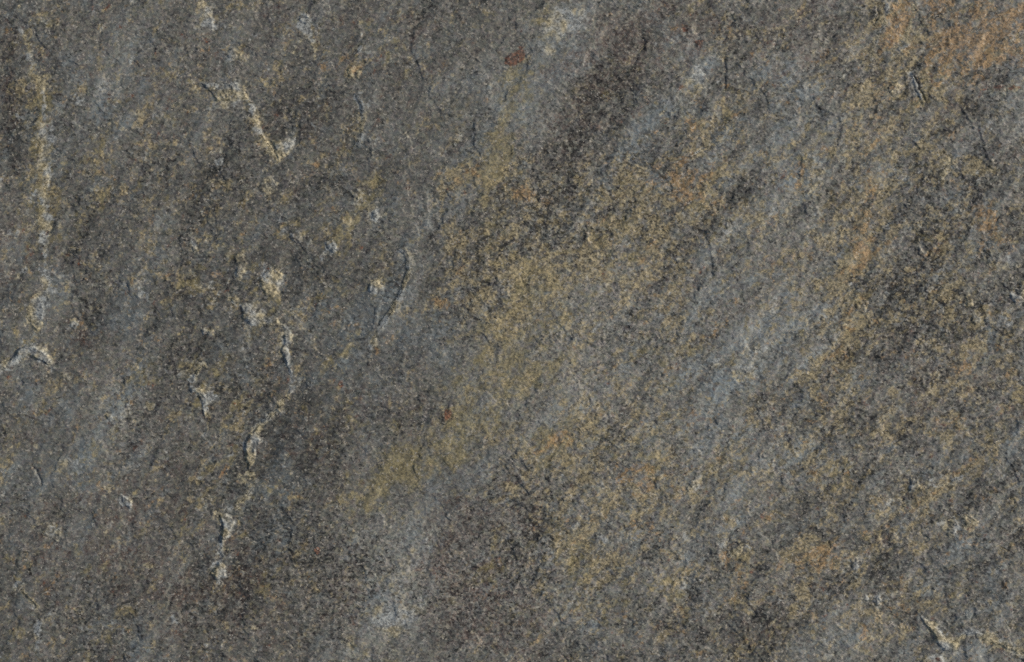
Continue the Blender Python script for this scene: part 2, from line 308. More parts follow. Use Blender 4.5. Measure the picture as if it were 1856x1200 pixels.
for p in [(110, 140, 140, 70, 60, .3), (210, 150, 60, 40, 60, .3), (230, 230, 80, 50, 40, .25), (100, 270, 26, 40, 0, .42), (30, 30, 60, 30, 0, .3),
          (190, 10, 60, 20, 0, .25), (30, 560, 70, 80, 0, .36), (30, 700, 50, 50, 0, .36), (265, 510, 24, 70, -8, .55), (230, 600, 50, 60, 60, .3),
          (230, 700, 80, 50, 40, .2), (50, 840, 80, 50, 0, .36), (120, 830, 70, 40, 30, .3), (560, 380, 80, 60, 0, .14), (760, 240, 90, 110, 40, .25),
          (690, 560, 70, 110, 30, .3), (760, 600, 60, 110, 20, .3), (810, 620, 60, 60, 0, .25), (640, 660, 90, 60, 40, .25), (560, 700, 90, 80, 0, .14),
          (840, 255, 40, 30, 40, .36), (880, 150, 40, 70, 0, .2), (1030, 60, 90, 40, 45, .6), (970, 150, 60, 60, 45, .36), (960, 230, 50, 60, 45, .3),
          (1000, 120, 50, 30, 45, .3), (1210, 200, 120, 26, 50, .5), (1150, 270, 60, 30, 45, .36), (1080, 350, 60, 30, 30, .2), (1060, 400, 60, 20, 30, .2),
          (1330, 230, 60, 40, 40, .36), (1400, 170, 80, 60, 0, .3), (1450, 250, 70, 90, 30, .25), (1350, 340, 60, 60, 40, .25), (1470, 340, 60, 30, 45, .36),
          (1300, 500, 80, 60, 0, .36), (1260, 620, 80, 80, 0, .2), (1340, 670, 90, 40, 45, .5), (1290, 720, 60, 60, 0, .25), (1440, 600, 50, 70, 30, .36),
          (1440, 700, 40, 60, 60, .3), (1400, 860, 70, 50, 20, .36), (1320, 960, 60, 40, 20, .3), (1230, 980, 60, 24, 20, .3), (1020, 960, 40, 26, 20, .36),
          (1000, 1000, 50, 40, 0, .3), (1830, 170, 60, 40, 10, .42), (1840, 520, 40, 60, 0, .5), (1750, 320, 60, 60, 0, .14), (1620, 900, 120, 26, 30, .36),
          (1760, 1020, 90, 100, 0, .36), (1800, 1100, 70, 60, 0, .36), (1520, 1140, 60, 40, 0, .36), (1800, 1180, 70, 22, -14, .36), (1680, 640, 60, 60, 0, .14),
          (860, 870, 80, 50, 30, .36), (790, 880, 40, 60, 50, .25), (740, 1000, 50, 70, 40, .36), (720, 1080, 50, 50, 0, .36), (640, 1160, 50, 36, 40, .36),
          (480, 960, 70, 80, 0, .25), (500, 880, 60, 60, 40, .25), (900, 740, 24, 60, -20, .36), (560, 560, 100, 60, 0, .1), (1630, 560, 60, 60, 0, .15),
          (1500, 720, 20, 20, 0, .36), (200, 850, 50, 26, 20, .3), (1840, 870, 40, 60, 0, .36), (1530, 560, 30, 30, 0, .15), (1690, 340, 80, 60, 0, .12)]:
    blob(BLUE, *p)
for p in [(1000, 110, 210, 46, 52, .4), (745, 520, 260, 50, 62, .3), (700, 1080, 190, 46, 56, .15), (620, 640, 200, 60, 55, .22), (1190, 220, 200, 36, 50, .35), (1330, 660, 220, 60, 50, .3),
          (180, 160, 200, 46, 58, .35), (250, 560, 180, 36, 65, .3), (120, 820, 200, 70, 50, .25), (1440, 250, 200, 70, 55, .2), (1380, 830, 200, 70, 45, .25), (30, 420, 30, 300, 0, .15),
          (480, 900, 200, 50, 58, .25), (860, 860, 140, 40, 30, .2)]:
    blob(BLUE, *p)
for p in [(20, 150, 20, 120, 0, .4), (90, 90, 26, 50, 60, .3), (30, 440, 40, 50, 0, .5), (20, 510, 20, 30, 0, .42), (150, 610, 30, 30, 50, .6),
          (120, 660, 50, 16, -20, .3), (0, 705, 12, 14, 0, .6), (60, 780, 60, 26, 0, .25), (130, 940, 120, 60, 0, .36), (150, 1040, 160, 90, 0, .42),
          (330, 1060, 110, 110, 0, .42), (270, 900, 120, 50, 0, .36), (420, 1080, 50, 60, 0, .5), (440, 1010, 20, 20, 60, .5), (410, 1090, 26, 14, 0, .3),
          (330, 800, 90, 60, 0, .3), (620, 760, 100, 40, 30, .42), (560, 800, 60, 50, 30, .3), (740, 760, 70, 50, 0, .36), (640, 830, 30, 20, 20, .42),
          (590, 910, 20, 14, 0, .42), (850, 905, 70, 40, 0, .5), (960, 920, 50, 80, 30, .42), (830, 1000, 70, 60, 0, .5), (860, 1100, 110, 90, 0, .55),
          (960, 1120, 60, 80, 0, .5), (620, 1100, 60, 80, 0, .25), (1100, 100, 120, 60, 40, .5), (1070, 200, 130, 60, 45, .55), (1200, 50, 130, 50, 10, .5),
          (1280, 60, 30, 22, 0, .36), (1150, 60, 60, 30, 0, .2), (1030, 260, 60, 40, 45, .3), (1430, 60, 90, 60, 10, .5), (1450, 130, 60, 30, 0, .36),
          (1500, 30, 60, 40, 0, .2), (1380, 1140, 50, 26, 0, .5), (1310, 1110, 40, 40, 40, .36), (1230, 1150, 60, 30, 0, .25), (1390, 1080, 30, 30, 40, .42),
          (1430, 1110, 26, 26, 0, .42), (1680, 720, 70, 60, 20, .42), (1630, 640, 50, 60, 20, .3), (1740, 640, 40, 30, 0, .3), (1750, 190, 40, 20, 0, .42),
          (1600, 985, 30, 20, 0, .42), (1680, 870, 40, 20, 0, .42), (1490, 720, 12, 40, 20, .42), (440, 720, 60, 30, 0, .2), (560, 220, 80, 50, 0, .3),
          (420, 120, 60, 30, 0, .2), (300, 150, 90, 80, 0, .2), (500, 60, 60, 40, 0, .25), (680, 60, 120, 60, 0, .25), (760, 100, 90, 60, 0, .2),
          (950, 70, 40, 20, 20, .3), (1650, 1000, 20, 14, 0, .3), (1800, 720, 60, 30, 20, .3), (480, 1080, 60, 80, 0, .3), (510, 1150, 60, 60, 0, .3)]:
    blob(BROWN, *p)
# lighter and darker patches, darker in the hollows and beside some ledges
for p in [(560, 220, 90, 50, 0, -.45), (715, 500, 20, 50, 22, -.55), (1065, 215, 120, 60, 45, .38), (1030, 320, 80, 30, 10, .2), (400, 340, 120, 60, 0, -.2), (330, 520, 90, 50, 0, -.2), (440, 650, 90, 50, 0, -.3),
          (560, 500, 90, 60, 0, -.2), (420, 700, 60, 60, 0, -.25), (460, 740, 26, 20, 45, -.4), (560, 770, 90, 70, 40, -.35), (380, 870, 70, 60, 0, -.2),
          (370, 1030, 26, 26, 50, -.35), (420, 1080, 50, 40, 0, -.25), (160, 600, 60, 40, 50, -.25), (90, 690, 40, 16, 0, -.2), (560, 1000, 50, 60, 0, -.25),
          (500, 1080, 60, 80, 0, -.15), (480, 970, 60, 50, 0, -.2), (1060, 220, 120, 60, 45, -.4), (1030, 300, 80, 40, 0, -.25), (1120, 130, 80, 50, 40, -.2),
          (960, 400, 90, 50, 20, -.36), (870, 430, 80, 60, 0, -.25), (900, 540, 60, 50, 0, -.25), (1080, 430, 60, 30, 0, -.2), (1200, 300, 20, 50, 0, -.2),
          (1330, 130, 40, 50, 0, -.2), (1430, 60, 60, 40, 0, -.15), (1590, 30, 9, 30, 0, -.5), (1605, 130, 20, 12, 20, -.4), (1640, 90, 14, 26, 0, -.25),
          (1660, 150, 26, 40, -20, -.3), (1625, 205, 36, 24, 30, -.36), (1750, 180, 50, 26, 0, -.4), (1700, 340, 80, 40, 30, -.25), (1800, 280, 60, 60, 0, -.2),
          (1760, 370, 90, 30, 20, -.3), (1690, 440, 40, 40, 0, -.4), (1620, 530, 50, 50, 20, -.4), (1690, 560, 60, 40, 20, -.36), (1790, 550, 40, 30, 0, -.36),
          (1750, 610, 36, 36, 0, -.4), (1640, 620, 60, 50, 20, -.36), (1680, 720, 80, 40, 20, -.3), (1830, 610, 30, 36, 0, -.3), (1800, 730, 60, 40, 20, -.2),
          (1840, 420, 40, 20, 0, -.4), (1500, 690, 26, 20, 30, -.25), (1480, 740, 16, 40, 30, -.3), (1560, 780, 60, 30, 20, -.25), (1540, 910, 80, 16, 14, -.36),
          (1660, 860, 20, 14, 0, -.4), (1580, 850, 40, 12, 0, -.3), (1600, 980, 40, 30, 0, -.36), (1480, 970, 50, 20, 20, -.3), (1510, 1050, 50, 30, 30, -.3),
          (1380, 1140, 60, 36, 20, -.4), (1310, 1150, 70, 40, 0, -.3), (1280, 1080, 50, 36, 30, -.2), (1420, 1110, 40, 40, 0, -.3), (1650, 1110, 14, 20, 0, -.4),
          (1800, 1180, 60, 16, -12, -.4), (1770, 1050, 80, 80, 0, -.2), (1600, 1050, 26, 20, 0, -.25), (1630, 1040, 40, 40, 0, -.1), (1370, 500, 60, 16, 20, -.2),
          (950, 920, 40, 60, 30, -.25), (840, 910, 60, 30, 0, -.25), (700, 760, 80, 40, 0, -.15), (590, 840, 60, 30, 30, -.25), (280, 1100, 120, 60, 0, -.1),
          (15, 60, 14, 60, 0, -.25), (95, 100, 20, 50, 60, -.25), (25, 250, 26, 60, 0, -.25), (700, 130, 60, 30, 0, -.15), (620, 330, 60, 20, 0, -.2), (1410, 160, 60, 20, 0, -.2),
          (200, 130, 70, 50, 60, .2), (1040, 50, 70, 40, 40, .3), (1230, 180, 90, 24, 50, .25), (1080, 620, 160, 140, 30, .2), (1000, 720, 120, 80, 20, .2),
          (1300, 640, 120, 80, 40, .25), (1370, 760, 120, 80, 30, .25), (1350, 880, 90, 60, 20, .25), (1420, 560, 70, 60, 20, .2), (1450, 250, 90, 90, 30, .12),
          (1200, 780, 120, 80, 0, .16), (780, 130, 90, 60, 40, .1), (900, 130, 50, 60, 30, .2), (720, 1080, 60, 60, 30, .3), (680, 970, 60, 30, 20, .2),
          (740, 590, 30, 90, 20, .2), (240, 680, 60, 90, 20, .15), (40, 700, 50, 40, 0, .15), (70, 560, 50, 60, 0, .2), (120, 850, 90, 60, 0, .1), (900, 850, 60, 30, 20, .14),
          (270, 500, 26, 70, -8, .2), (860, 650, 60, 50, 40, .15), (1150, 880, 140, 70, 0, .14), (1100, 1040, 140, 60, 0, .1), (1420, 330, 120, 60, 40, .15),
          (1400, 430, 100, 50, 20, .14), (1760, 60, 90, 60, 0, .12), (1000, 550, 120, 50, 20, .1), (690, 230, 60, 60, 0, .08), (200, 760, 60, 40, 40, .15), (1490, 470, 60, 60, 0, .1)]:
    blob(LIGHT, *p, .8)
for p in [(1090, 210, 230, 50, 52, -.3), (600, 740, 260, 60, 52, -.28), (440, 640, 260, 60, 62, -.2), (340, 520, 260, 50, 62, -.12), (880, 470, 180, 60, 50, -.2), (500, 220, 200, 80, 40, -.16),
          (1700, 600, 300, 110, 60, -.16), (1040, 90, 190, 36, 52, .22), (710, 1090, 180, 36, 56, .25), (740, 560, 200, 30, 62, .14), (1200, 190, 190, 26, 50, .2), (1350, 660, 220, 60, 48, .18),
          (1050, 640, 260, 120, 45, .14), (400, 1080, 300, 100, 40, -.1), (200, 130, 190, 36, 60, .12), (930, 640, 200, 50, 52, .14), (1590, 300, 260, 40, 78, .08), (1390, 1120, 120, 40, 30, -.15)]:
    blob(LIGHT, *p, .8)
for p in [(940, 102, 20, 12, 25, 1.0), (920, 110, 12, 8, 20, .6), (812, 754, 12, 12, 0, .75), (625, 694, 5, 7, 0, .8), (572, 997, 5, 7, 0, 1.5), (548, 980, 5, 5, 0, .5),
          (840, 352, 8, 7, 0, .5), (900, 343, 7, 6, 0, .4), (950, 60, 26, 8, 50, .25), (1275, 72, 12, 7, 0, .45), (1250, 50, 8, 8, 0, .4), (1165, 88, 9, 9, 0, .3),
          (902, 1010, 6, 6, 0, .3), (1150, 190, 30, 10, 40, .15), (45, 450, 20, 16, 0, .2), (12, 510, 16, 14, 0, .25), (436, 1010, 5, 10, -10, .5),
          (428, 1085, 26, 12, 0, .2), (1820, 163, 22, 4, -5, .6), (1845, 166, 14, 4, 10, .6), (1290, 1120, 12, 8, 40, .2), (835, 905, 20, 9, 0, .2), (820, 1070, 30, 20, 0, .15)]:
    blob(RUST, *p, .55)
# pebbly / smooth character
for p in [(650, 1050, 110, 130, 0, .7), (880, 1050, 150, 120, 0, .75), (1000, 420, 200, 120, 20, .5), (1060, 640, 250, 180, 0, .4), (1100, 960, 250, 200, 0, .3),
          (1100, 150, 150, 100, 40, .3), (1650, 500, 250, 350, 0, .3), (240, 770, 70, 50, 0, .6), (330, 1100, 200, 80, 0, .25), (700, 560, 100, 120, 20, -.25),
          (760, 880, 120, 60, 20, -.3), (60, 560, 60, 60, 0, -.2), (560, 780, 110, 80, 40, -.3), (980, 130, 60, 60, 40, -.25), (70, 830, 70, 40, 0, -.3)]:
    blob(GRAIN, *p)



def vein(field, pts, width, amount):
    """staining that follows a crack or a rib"""
    w = bounds(pts, 6 * width + 12)
    if field is PALE and width <= 6:
        amount = amount * 1.7
    d, _, al = line_sd(X[w] + 3.0 * WX[w] + 3.2 * WFX[w], Y[w] + 3.0 * WY[w] + 3.2 * WFY[w], pts)
    field[w] += amount * np.exp(-(d / width) ** 1.5) * sstep(0, .08, al + .02) * sstep(0, .08, 1.02 - al)


def bounds(pts, m):
    xs = [p[0] for p in pts]; ys = [p[1] for p in pts]
    return window(min(xs) - m, min(ys) - m, max(xs) + m, max(ys) + m)


LEFT_RIB = [(40, 48), (62, 125), (78, 148), (83, 185), (75, 225), (76, 290), (89, 310), (86, 335), (78, 360), (80, 420), (80, 470), (84, 520), (72, 560)]
vein(OLIVE, LEFT_RIB, 14, .36); vein(PALE, LEFT_RIB, 5, .22); vein(TAN, LEFT_RIB[1:8], 10, .3)
vein(OLIVE, [(86, 330), (62, 355), (45, 395)], 5, .55); vein(PALE, [(86, 330), (62, 355), (45, 395)], 4, .3)
vein(LIGHT, [(12, 20), (16, 120), (18, 220), (30, 320)], 14, -.35)
vein(LIGHT, [(98, 20), (96, 120), (100, 180)], 9, -.35)
vein(BROWN, [(12, 20), (16, 120), (18, 220), (30, 320)], 14, .3)
vein(TAN, [(660, 78), (650, 95), (640, 115), (632, 128)], 4, .7)
vein(TAN, [(447, 186), (462, 190), (466, 215), (471, 236), (482, 252), (497, 275)], 5, .7); vein(PALE, [(460, 190), (466, 215), (471, 236), (482, 252), (497, 275)], 3, .6)
vein(TAN, [(636, 168), (650, 185), (656, 205), (656, 226), (649, 250), (640, 267)], 4, .55); vein(PALE, [(640, 170), (656, 205), (656, 226), (649, 250)], 3, .45)
vein(TAN, [(440, 360), (434, 380), (444, 404)], 4, .6)
vein(PALE, [(398, 262), (400, 285), (404, 302)], 4, .35)
vein(PALE, [(370, -5), (373, 15), (384, 34), (388, 50)], 5, .55); vein(TAN, [(373, 15), (384, 34), (388, 58)], 7, .45)
vein(PALE, [(548, 20), (552, 38), (562, 62), (574, 108)], 6, .4); vein(TAN, [(556, 24), (566, 60), (580, 110), (590, 130)], 9, .5)
vein(PALE, [(722, 449), (739, 467), (739, 490), (725, 530), (700, 575), (680, 606), (668, 636)], 3, .35)
vein(BLUE, [(745, 470), (735, 540), (705, 590), (680, 640)], 16, .4)
vein(PALE, [(436, 552), (462, 570), (500, 578), (512, 592)], 7, .45)
vein(PALE, [(516, 606), (512, 636), (521, 664)], 5, .5)
vein(PALE, [(516, 723), (487, 755), (455, 785), (444, 806), (447, 830)], 4, .5); vein(PALE, [(462, 790), (452, 815), (456, 845)], 8, .35)
vein(PALE, [(346, 700), (362, 705), (374, 722), (374, 752)], 5, .5); vein(PALE, [(376, 657), (352, 680), (346, 694)], 4, .4)
vein(PALE, [(386, 926), (403, 947), (410, 965), (400, 985), (400, 1008), (396, 1030), (388, 1042)], 5, .55)
vein(PALE, [(0, 660), (28, 645), (40, 630), (62, 630), (84, 645), (95, 656)], 5, .5)
vein(PALE, [(38, 1073), (60, 1097), (69, 1106)], 3, .5); vein(PALE, [(69, 1128), (66, 1160), (58, 1186)], 3, .5)
vein(TAN, [(1655, -5), (1650, 35), (1641, 60), (1640, 100)], 5, .6); vein(TAN, [(1604, -5), (1598, 45), (1580, 75), (1574, 115), (1588, 160)], 7, .5)
vein(TAN, [(1584, 138), (1586, 170), (1602, 160), (1632, 162)], 6, .5); vein(TAN, [(1722, 280), (1718, 310), (1702, 340), (1690, 378)], 6, .55)
vein(TAN, [(1313, 85), (1315, 130), (1313, 232)], 3, .5); vein(TAN, [(1344, 38), (1344, 68)], 3, .7)
vein(TAN, [(1288, 264), (1306, 287), (1308, 330), (1302, 352)], 5, .5); vein(TAN, [(1258, 283), (1275, 270)], 3, .6)
vein(TAN, [(798, 284), (815, 262), (836, 240)], 4, .5); vein(TAN, [(1690, 878), (1740, 856), (1800, 826)], 6, .5)
vein(PALE, [(1650, 128), (1660, 165), (1668, 186)], 3, .5); vein(LIGHT, [(1658, 132), (1668, 162), (1682, 190)], 6, -.4)
vein(PALE, [(1668, 1117), (1708, 1148), (1722, 1166), (1752, 1150), (1772, 1151), (1830, 1178), (1860, 1187)], 5, .5); vein(TAN, [(1690, 1130), (1720, 1165), (1752, 1152)], 6, .4)
vein(BROWN, [(1625, -20), (1600, 90), (1580, 200), (1575, 320)], 12, .35)
vein(TAN, [(1640, -20), (1610, 90), (1590, 200), (1590, 320), (1565, 420), (1550, 540), (1520, 660), (1470, 800)], 34, .36)
vein(ORANGE, [(1640, -20), (1605, 110), (1585, 300), (1560, 440), (1530, 640)], 22, .3)
vein(ORANGE, [(1700, 30), (1780, 60), (1860, 70)], 50, .06); vein(TAN, [(1690, 40), (1780, 90), (1860, 110)], 60, .22)
vein(LIGHT, [(790, 870), (740, 960), (720, 1050), (690, 1130), (630, 1200)], 24, .45)
vein(PALE, [(760, 960), (730, 1040), (715, 1100), (680, 1140), (630, 1195)], 24, .36)
vein(LIGHT, [(1430, 520), (1370, 620), (1310, 720), (1240, 820)], 40, .25); vein(BLUE, [(1430, 520), (1370, 620), (1310, 720)], 40, .2)
vein(LIGHT, [(1080, 10), (1010, 60), (960, 150), (940, 220)], 24, .3); vein(PALE, [(1060, 20), (1010, 55), (985, 100)], 16, .42)
vein(PALE, [(1280, 100), (1235, 160), (1190, 230)], 12, .32); vein(PALE, [(1380, 620), (1330, 690)], 14, .42); vein(PALE, [(1500, 310), (1440, 370)], 9, .3)
vein(ORANGE, [(1225, 340), (1245, 315), (1262, 300)], 24, .75); vein(ORANGE, [(1250, 232), (1264, 224)], 10, .5)
vein(ORANGE, [(930, 355), (962, 348)], 14, .55); vein(ORANGE, [(815, 330), (850, 312), (870, 296)], 16, .4); vein(ORANGE, [(835, 500), (848, 440)], 14, .4)
vein(ORANGE, [(1000, 806), (1040, 800)], 16, .3); vein(ORANGE, [(1120, 880), (1190, 850)], 22, .35); vein(ORANGE, [(1440, 1010), (1510, 1005)], 18, .4)
vein(ORANGE, [(785, 550), (815, 556)], 10, .45); vein(ORANGE, [(1775, 400), (1815, 430)], 16, .4); vein(OLIVE, [(985, 80), (1000, 68)], 8, .6); vein(OLIVE, [(975, 30), (1000, 40)], 10, .4)
vein(OLIVE, [(935, 110), (915, 220), (890, 310), (905, 420), (950, 540), (930, 620), (880, 720), (830, 800), (700, 865), (630, 925)], 44, .42)
vein(LIGHT, [(960, 130), (880, 330), (760, 420), (735, 540), (690, 640)], 20, .22)
vein(PALE, LEFT_RIB, 17, .3); vein(OLIVE, [(690, 300), (652, 350), (640, 400), (600, 445)], 16, .35); vein(PALE, [(690, 300), (655, 350), (680, 392)], 9, .3)
vein(PALE, [(640, 345), (650, 380), (600, 446), (535, 432)], 8, .28); vein(PALE, [(500, 490), (490, 530)], 16, .35); vein(TAN, [(500, 495), (490, 530)], 14, .4)
vein(LIGHT, [(470, 560), (430, 680), (470, 760), (420, 880)], 60, -.18); vein(BLUE, [(470, 560), (440, 680), (420, 880)], 60, .2)
vein(BROWN, [(640, 980), (610, 1060), (600, 1150)], 30, .35); vein(BROWN, [(840, 900), (830, 980), (850, 1060), (840, 1180)], 70, .35)
vein(BROWN, [(800, 755), (825, 752)], 14, .8); vein(RUST, [(806, 755), (820, 752)], 9, .5); vein(RUST, [(570, 994), (574, 1000)], 5, .8)
vein(TAN, [(1640, 1050), (1632, 1110), (1642, 1150)], 6, .45)

# ------------------------------------------------------------------ relief, in photo pixels of height
dg1u, dg1v = turned(X + 10 * WX, Y + 10 * WY, 58, 3.4)       # strike of the cleavage in the left half
dg2u, dg2v = turned(X + 10 * WX, Y + 10 * WY, 50, 3.4)       # and in the right half
mixr = sstep(700, 1300, X + 0.25 * Y)
strike = fbm(dg1u, dg1v, 34, 4, 11) * (1 - mixr) + fbm(dg2u, dg2v, 34, 4, 17) * mixr
strike_big = fbm(dg1u, dg1v, 110, 3, 61) * (1 - mixr) + fbm(dg2u, dg2v, 110, 3, 67) * mixr
fine_strike = fbm(*turned(X, Y, 52, 2.6), 6.0, 2, 91)
mott = fbm(XW, YW, 44, 5, 201, .6)
mott2 = fbm(XW, YW, 18, 4, 231, .6)
mottg = fbm(X, Y, 7.5, 3, 251, .62)
H = 7.0 * fbm(X, Y, 420, 2, 301) + 3.0 * strike_big + (1.9 + .8 * mixr) * strike + 1.3 * mott + (.9 + .5 * mixr) * mott2
rid1 = 1 - np.abs(fbm(*turned(X + 8 * WX, Y + 8 * WY, 64, 5.0), 60, 3, 611)) * 2.2
rid2 = 1 - np.abs(fbm(*turned(X + 8 * WX, Y + 8 * WY, 60, 4.0), 46, 3, 617)) * 2.2
H += 1.2 * (rid1 * (1 - mixr) + 1.25 * rid2 * mixr)            # long cleft ridges along the strike
# thin cleavage sheets: broad low steps with ragged edges
sheet = 2.6 * fbm(XW, YW, 210, 3, 331) + 0.5 * strike_big + 0.16 * mott2
fr = sheet - np.floor(sheet)
H += 1.0 * (np.floor(sheet) + sstep(0.0, 0.05, fr) - 1)
grain_amp = 0.30 * np.clip(1.0 + GRAIN, 0.45, 1.9)
H += grain_amp * (1.5 * mottg + 0.9 * fine_strike + 0.5 * gn(X, Y, 4.1, 271))

EDGE = Z0()          # freshly broken, paler stone along fracture edges
ids = np.zeros((NY - 1, NX - 1), np.int32)                   # which part a face belongs to (0 = the stone face itself)
part_names = ['stone_face']
part_labels = [None]
XF = 0.25 * (XL[1:, 1:] + XL[:-1, 1:] + XL[1:, :-1] + XL[:-1, :-1])
YF = 0.25 * (YL[1:, 1:] + YL[:-1, 1:] + YL[1:, :-1] + YL[:-1, :-1])


def claim(name, label, w, mask):
    part_names.append(name); part_labels.append(label)
    fw = (slice(w[0].start, min(w[0].stop, NY - 1)), slice(w[1].start, min(w[1].stop, NX - 1)))
    mask = mask[:fw[0].stop - fw[0].start, :fw[1].stop - fw[1].start]
    sub = ids[fw]
    sub[mask & (sub == 0)] = len(part_names) - 1


def bounds(pts, m):
    xs = [p[0] for p in pts]; ys = [p[1] for p in pts]
    return window(min(xs) - m, min(ys) - m, max(xs) + m, max(ys) + m)


def flake(pts, height, label, pale=.3, tilt=(0, 0), name='flake', soft=2.2, rough=1.0):
    """a raised scale of stone with a broken rim"""
    w = bounds(pts, 26)
    sd = poly_sd(XL[w], YL[w], pts)
    cx = sum(p[0] for p in pts) / len(pts); cy = sum(p[1] for p in pts) / len(pts)
    body = sstep(-soft * .4, soft, sd)
    top = height * (1 + tilt[0] * (X[w] - cx) / 20 + tilt[1] * (Y[w] - cy) / 20)
    H[w] += .95 * body * (np.clip(top, .2 * height, 2.2 * height) + rough * (1.6 * mott2[w] + 1.0 * mottg[w]))
    ragged = sd + 6 * mott2[w] + 4 * mottg[w] + 1.5
    EDGE[w] += pale * (np.exp(-np.abs(sd - 1.5) / 2.5) * .12 + .85 * sstep(-2, 2.5, ragged)) * np.clip(.85 + 1.0 * mottg[w] + .8 * mott2[w], 0, 1.6)
    sdf = poly_sd(XF[w[0].start:min(w[0].stop, NY - 1), w[1].start:min(w[1].stop, NX - 1)],
                  YF[w[0].start:min(w[0].stop, NY - 1), w[1].start:min(w[1].stop, NX - 1)], pts)
    claim(name, label, w, sdf > -0.6)


def ledge(pts, height, reach, high, label=None, pale=.5, wide=2.4, part=3.2, name='ledge', ends=.14, groove=0.0):
    """a step along a traced line; high = +1 raises the side to the right of the walking direction, -1 the other"""
    w = bounds(pts, max(reach * 5.5, 20))
    d, s, al = line_sd(XL[w] + 1.6 * WFX[w], YL[w] + 1.6 * WFY[w], pts)
    taper = sstep(0, ends, al) * sstep(0, ends, 1 - al) if ends > 0 else 1.0
    hs = d * s * high
    height = height * .7
    H[w] += taper * (height * .75 * np.where(hs > 0, np.exp(-np.abs(hs) / (1.9 * reach)) * sstep(0, 3.2, hs), 0)
                     - height * .2 * np.where(hs <= 0, np.exp(-np.abs(hs) / (reach * .8)), 0) * sstep(0, 1.5, -hs))
    if groove:
        H[w] -= groove * np.exp(-(d / 2.0) ** 2) * sstep(0, .1, al) * sstep(0, .1, 1 - al)
    EDGE[w] += .22 * pale * np.where(hs > 0, np.exp(-np.abs(hs) / 12), 0) * taper * np.clip(.8 + 1.4 * mott2[w] + mottg[w], 0, 2)
    EDGE[w] += 2.6 * pale * np.exp(-np.abs(hs - 2.4) / (.8 * wide * np.clip(1.2 + 1.8 * mott2[w], .5, 2.4))) * taper * np.clip(.95 + 1.0 * mottg[w] + .8 * mott2[w], 0, 1.5)
    if part:
        f = (slice(w[0].start, min(w[0].stop, NY - 1)), slice(w[1].start, min(w[1].stop, NX - 1)))
        df, sf, af = line_sd(XF[f], YF[f], pts)
        claim(name, label, w, (df * sf * high > -1.6) & (df * sf * high < part))


def recess(pts, depth, label=None, name='scar', part=True, soft=2.0, fade=9.0):
    """a shallow hollow where a scale has broken out"""
    w = bounds(pts, 26)
    sd = poly_sd(XL[w], YL[w], pts)
    H[w] -= .55 * depth * sstep(-.5, soft, sd) * (0.35 + .65 * np.exp(-np.clip(sd, 0, None) / fade))
    if part:
        f = (slice(w[0].start, min(w[0].stop, NY - 1)), slice(w[1].start, min(w[1].stop, NX - 1)))
        claim(name, label, w, poly_sd(XF[f], YF[f], pts) > 0)


# scales that stand proud
flake([(364, 148), (380, 150), (400, 152), (425, 150), (445, 158), (447, 178), (425, 180), (410, 183), (393, 184), (383, 168)], 3.4,
      'pale grey ragged flake with a dark undercut edge', .42, (.15, -.1))
flake([(497, 258), (515, 255), (533, 252), (528, 268), (520, 280), (505, 290), (498, 275)], 2.6, 'cream wedge-shaped flake at the end of a thin ledge', .55)
flake([(405, 97), (420, 90), (438, 92), (452, 100), (446, 110), (428, 108), (414, 105)], 1.8, 'small tan flake', .35)
flake([(544, 30), (556, 22), (562, 34), (556, 44), (546, 42)], 2.0, 'small pale bluish chip', .55)
flake([(628, 126), (640, 120), (654, 130), (650, 141), (634, 140)], 1.8, 'small tan chip', .35)
flake([(52, 540), (62, 532), (77, 546), (80, 566), (76, 585), (68, 602), (58, 592), (48, 574)], 1.4, 'pale teardrop-shaped flake', .5)
flake([(127, 580), (137, 578), (142, 589), (134, 596), (127, 592)], 2.0, 'small pale grey chip', .4)
flake([(-30, 672), (0, 658), (15, 653), (28, 643), (38, 630), (50, 626), (65, 630), (76, 633), (86, 645), (96, 655), (88, 662), (72, 652), (56, 646), (40, 650), (22, 662), (0, 676), (-30, 690)],
      4.2, 'long pale arched flake with a dark edge', .48, (0, -.15))
flake([(436, 552), (448, 552), (462, 566), (480, 572), (500, 575), (512, 590), (495, 592), (470, 588), (455, 590), (440, 578)], 2.6, 'pale grey stepped flake', .45)
flake([(470, 505), (480, 492), (500, 487), (512, 497), (506, 520), (495, 540), (480, 530), (472, 516)], 2.6, 'pale olive chip with a bluish corner', .38)
flake([(418, 540), (428, 535), (433, 543), (424, 549)], 1.8, None, .4)
flake([(424, 462), (440, 458), (447, 476), (440, 503), (428, 506), (430, 480)], 1.6, 'grey-brown upright flake', .28)
flake([(524, 430), (536, 418), (554, 424), (552, 436), (538, 442)], 1.6, 'small tan chip', .3)
flake([(590, 440), (602, 434), (612, 448), (608, 460), (594, 452)], 2.2, 'small cream chip', .45)
flake([(470, 345), (478, 325), (490, 320), (505, 332), (502, 350), (484, 356)], 1.3, 'greyish pink flake', .22)
flake([(668, 522), (672, 511), (685, 508), (692, 518), (684, 530), (672, 531)], 2.6, 'small pale bluish chip beside the dark scar', .5)
flake([(516, 606), (530, 605), (528, 620), (520, 630), (526, 650), (521, 664), (515, 648), (509, 637), (515, 622)], 2.8, 'narrow pale upright flake', .4)
flake([(445, 800), (455, 785), (468, 790), (475, 800), (463, 815), (462, 835), (452, 853), (444, 825)], 3.0, 'pale grey pointed flake', .42)
flake([(346, 704), (365, 703), (374, 718), (376, 740), (370, 758), (366, 728), (360, 714), (348, 713)], 2.2, 'pale hooked flake', .38)
flake([(366, 598), (380, 596), (393, 601), (388, 608), (368, 608)], 2.0, None, .38)
flake([(348, 448), (356, 446), (359, 454), (352, 458)], 2.0, None, .45)
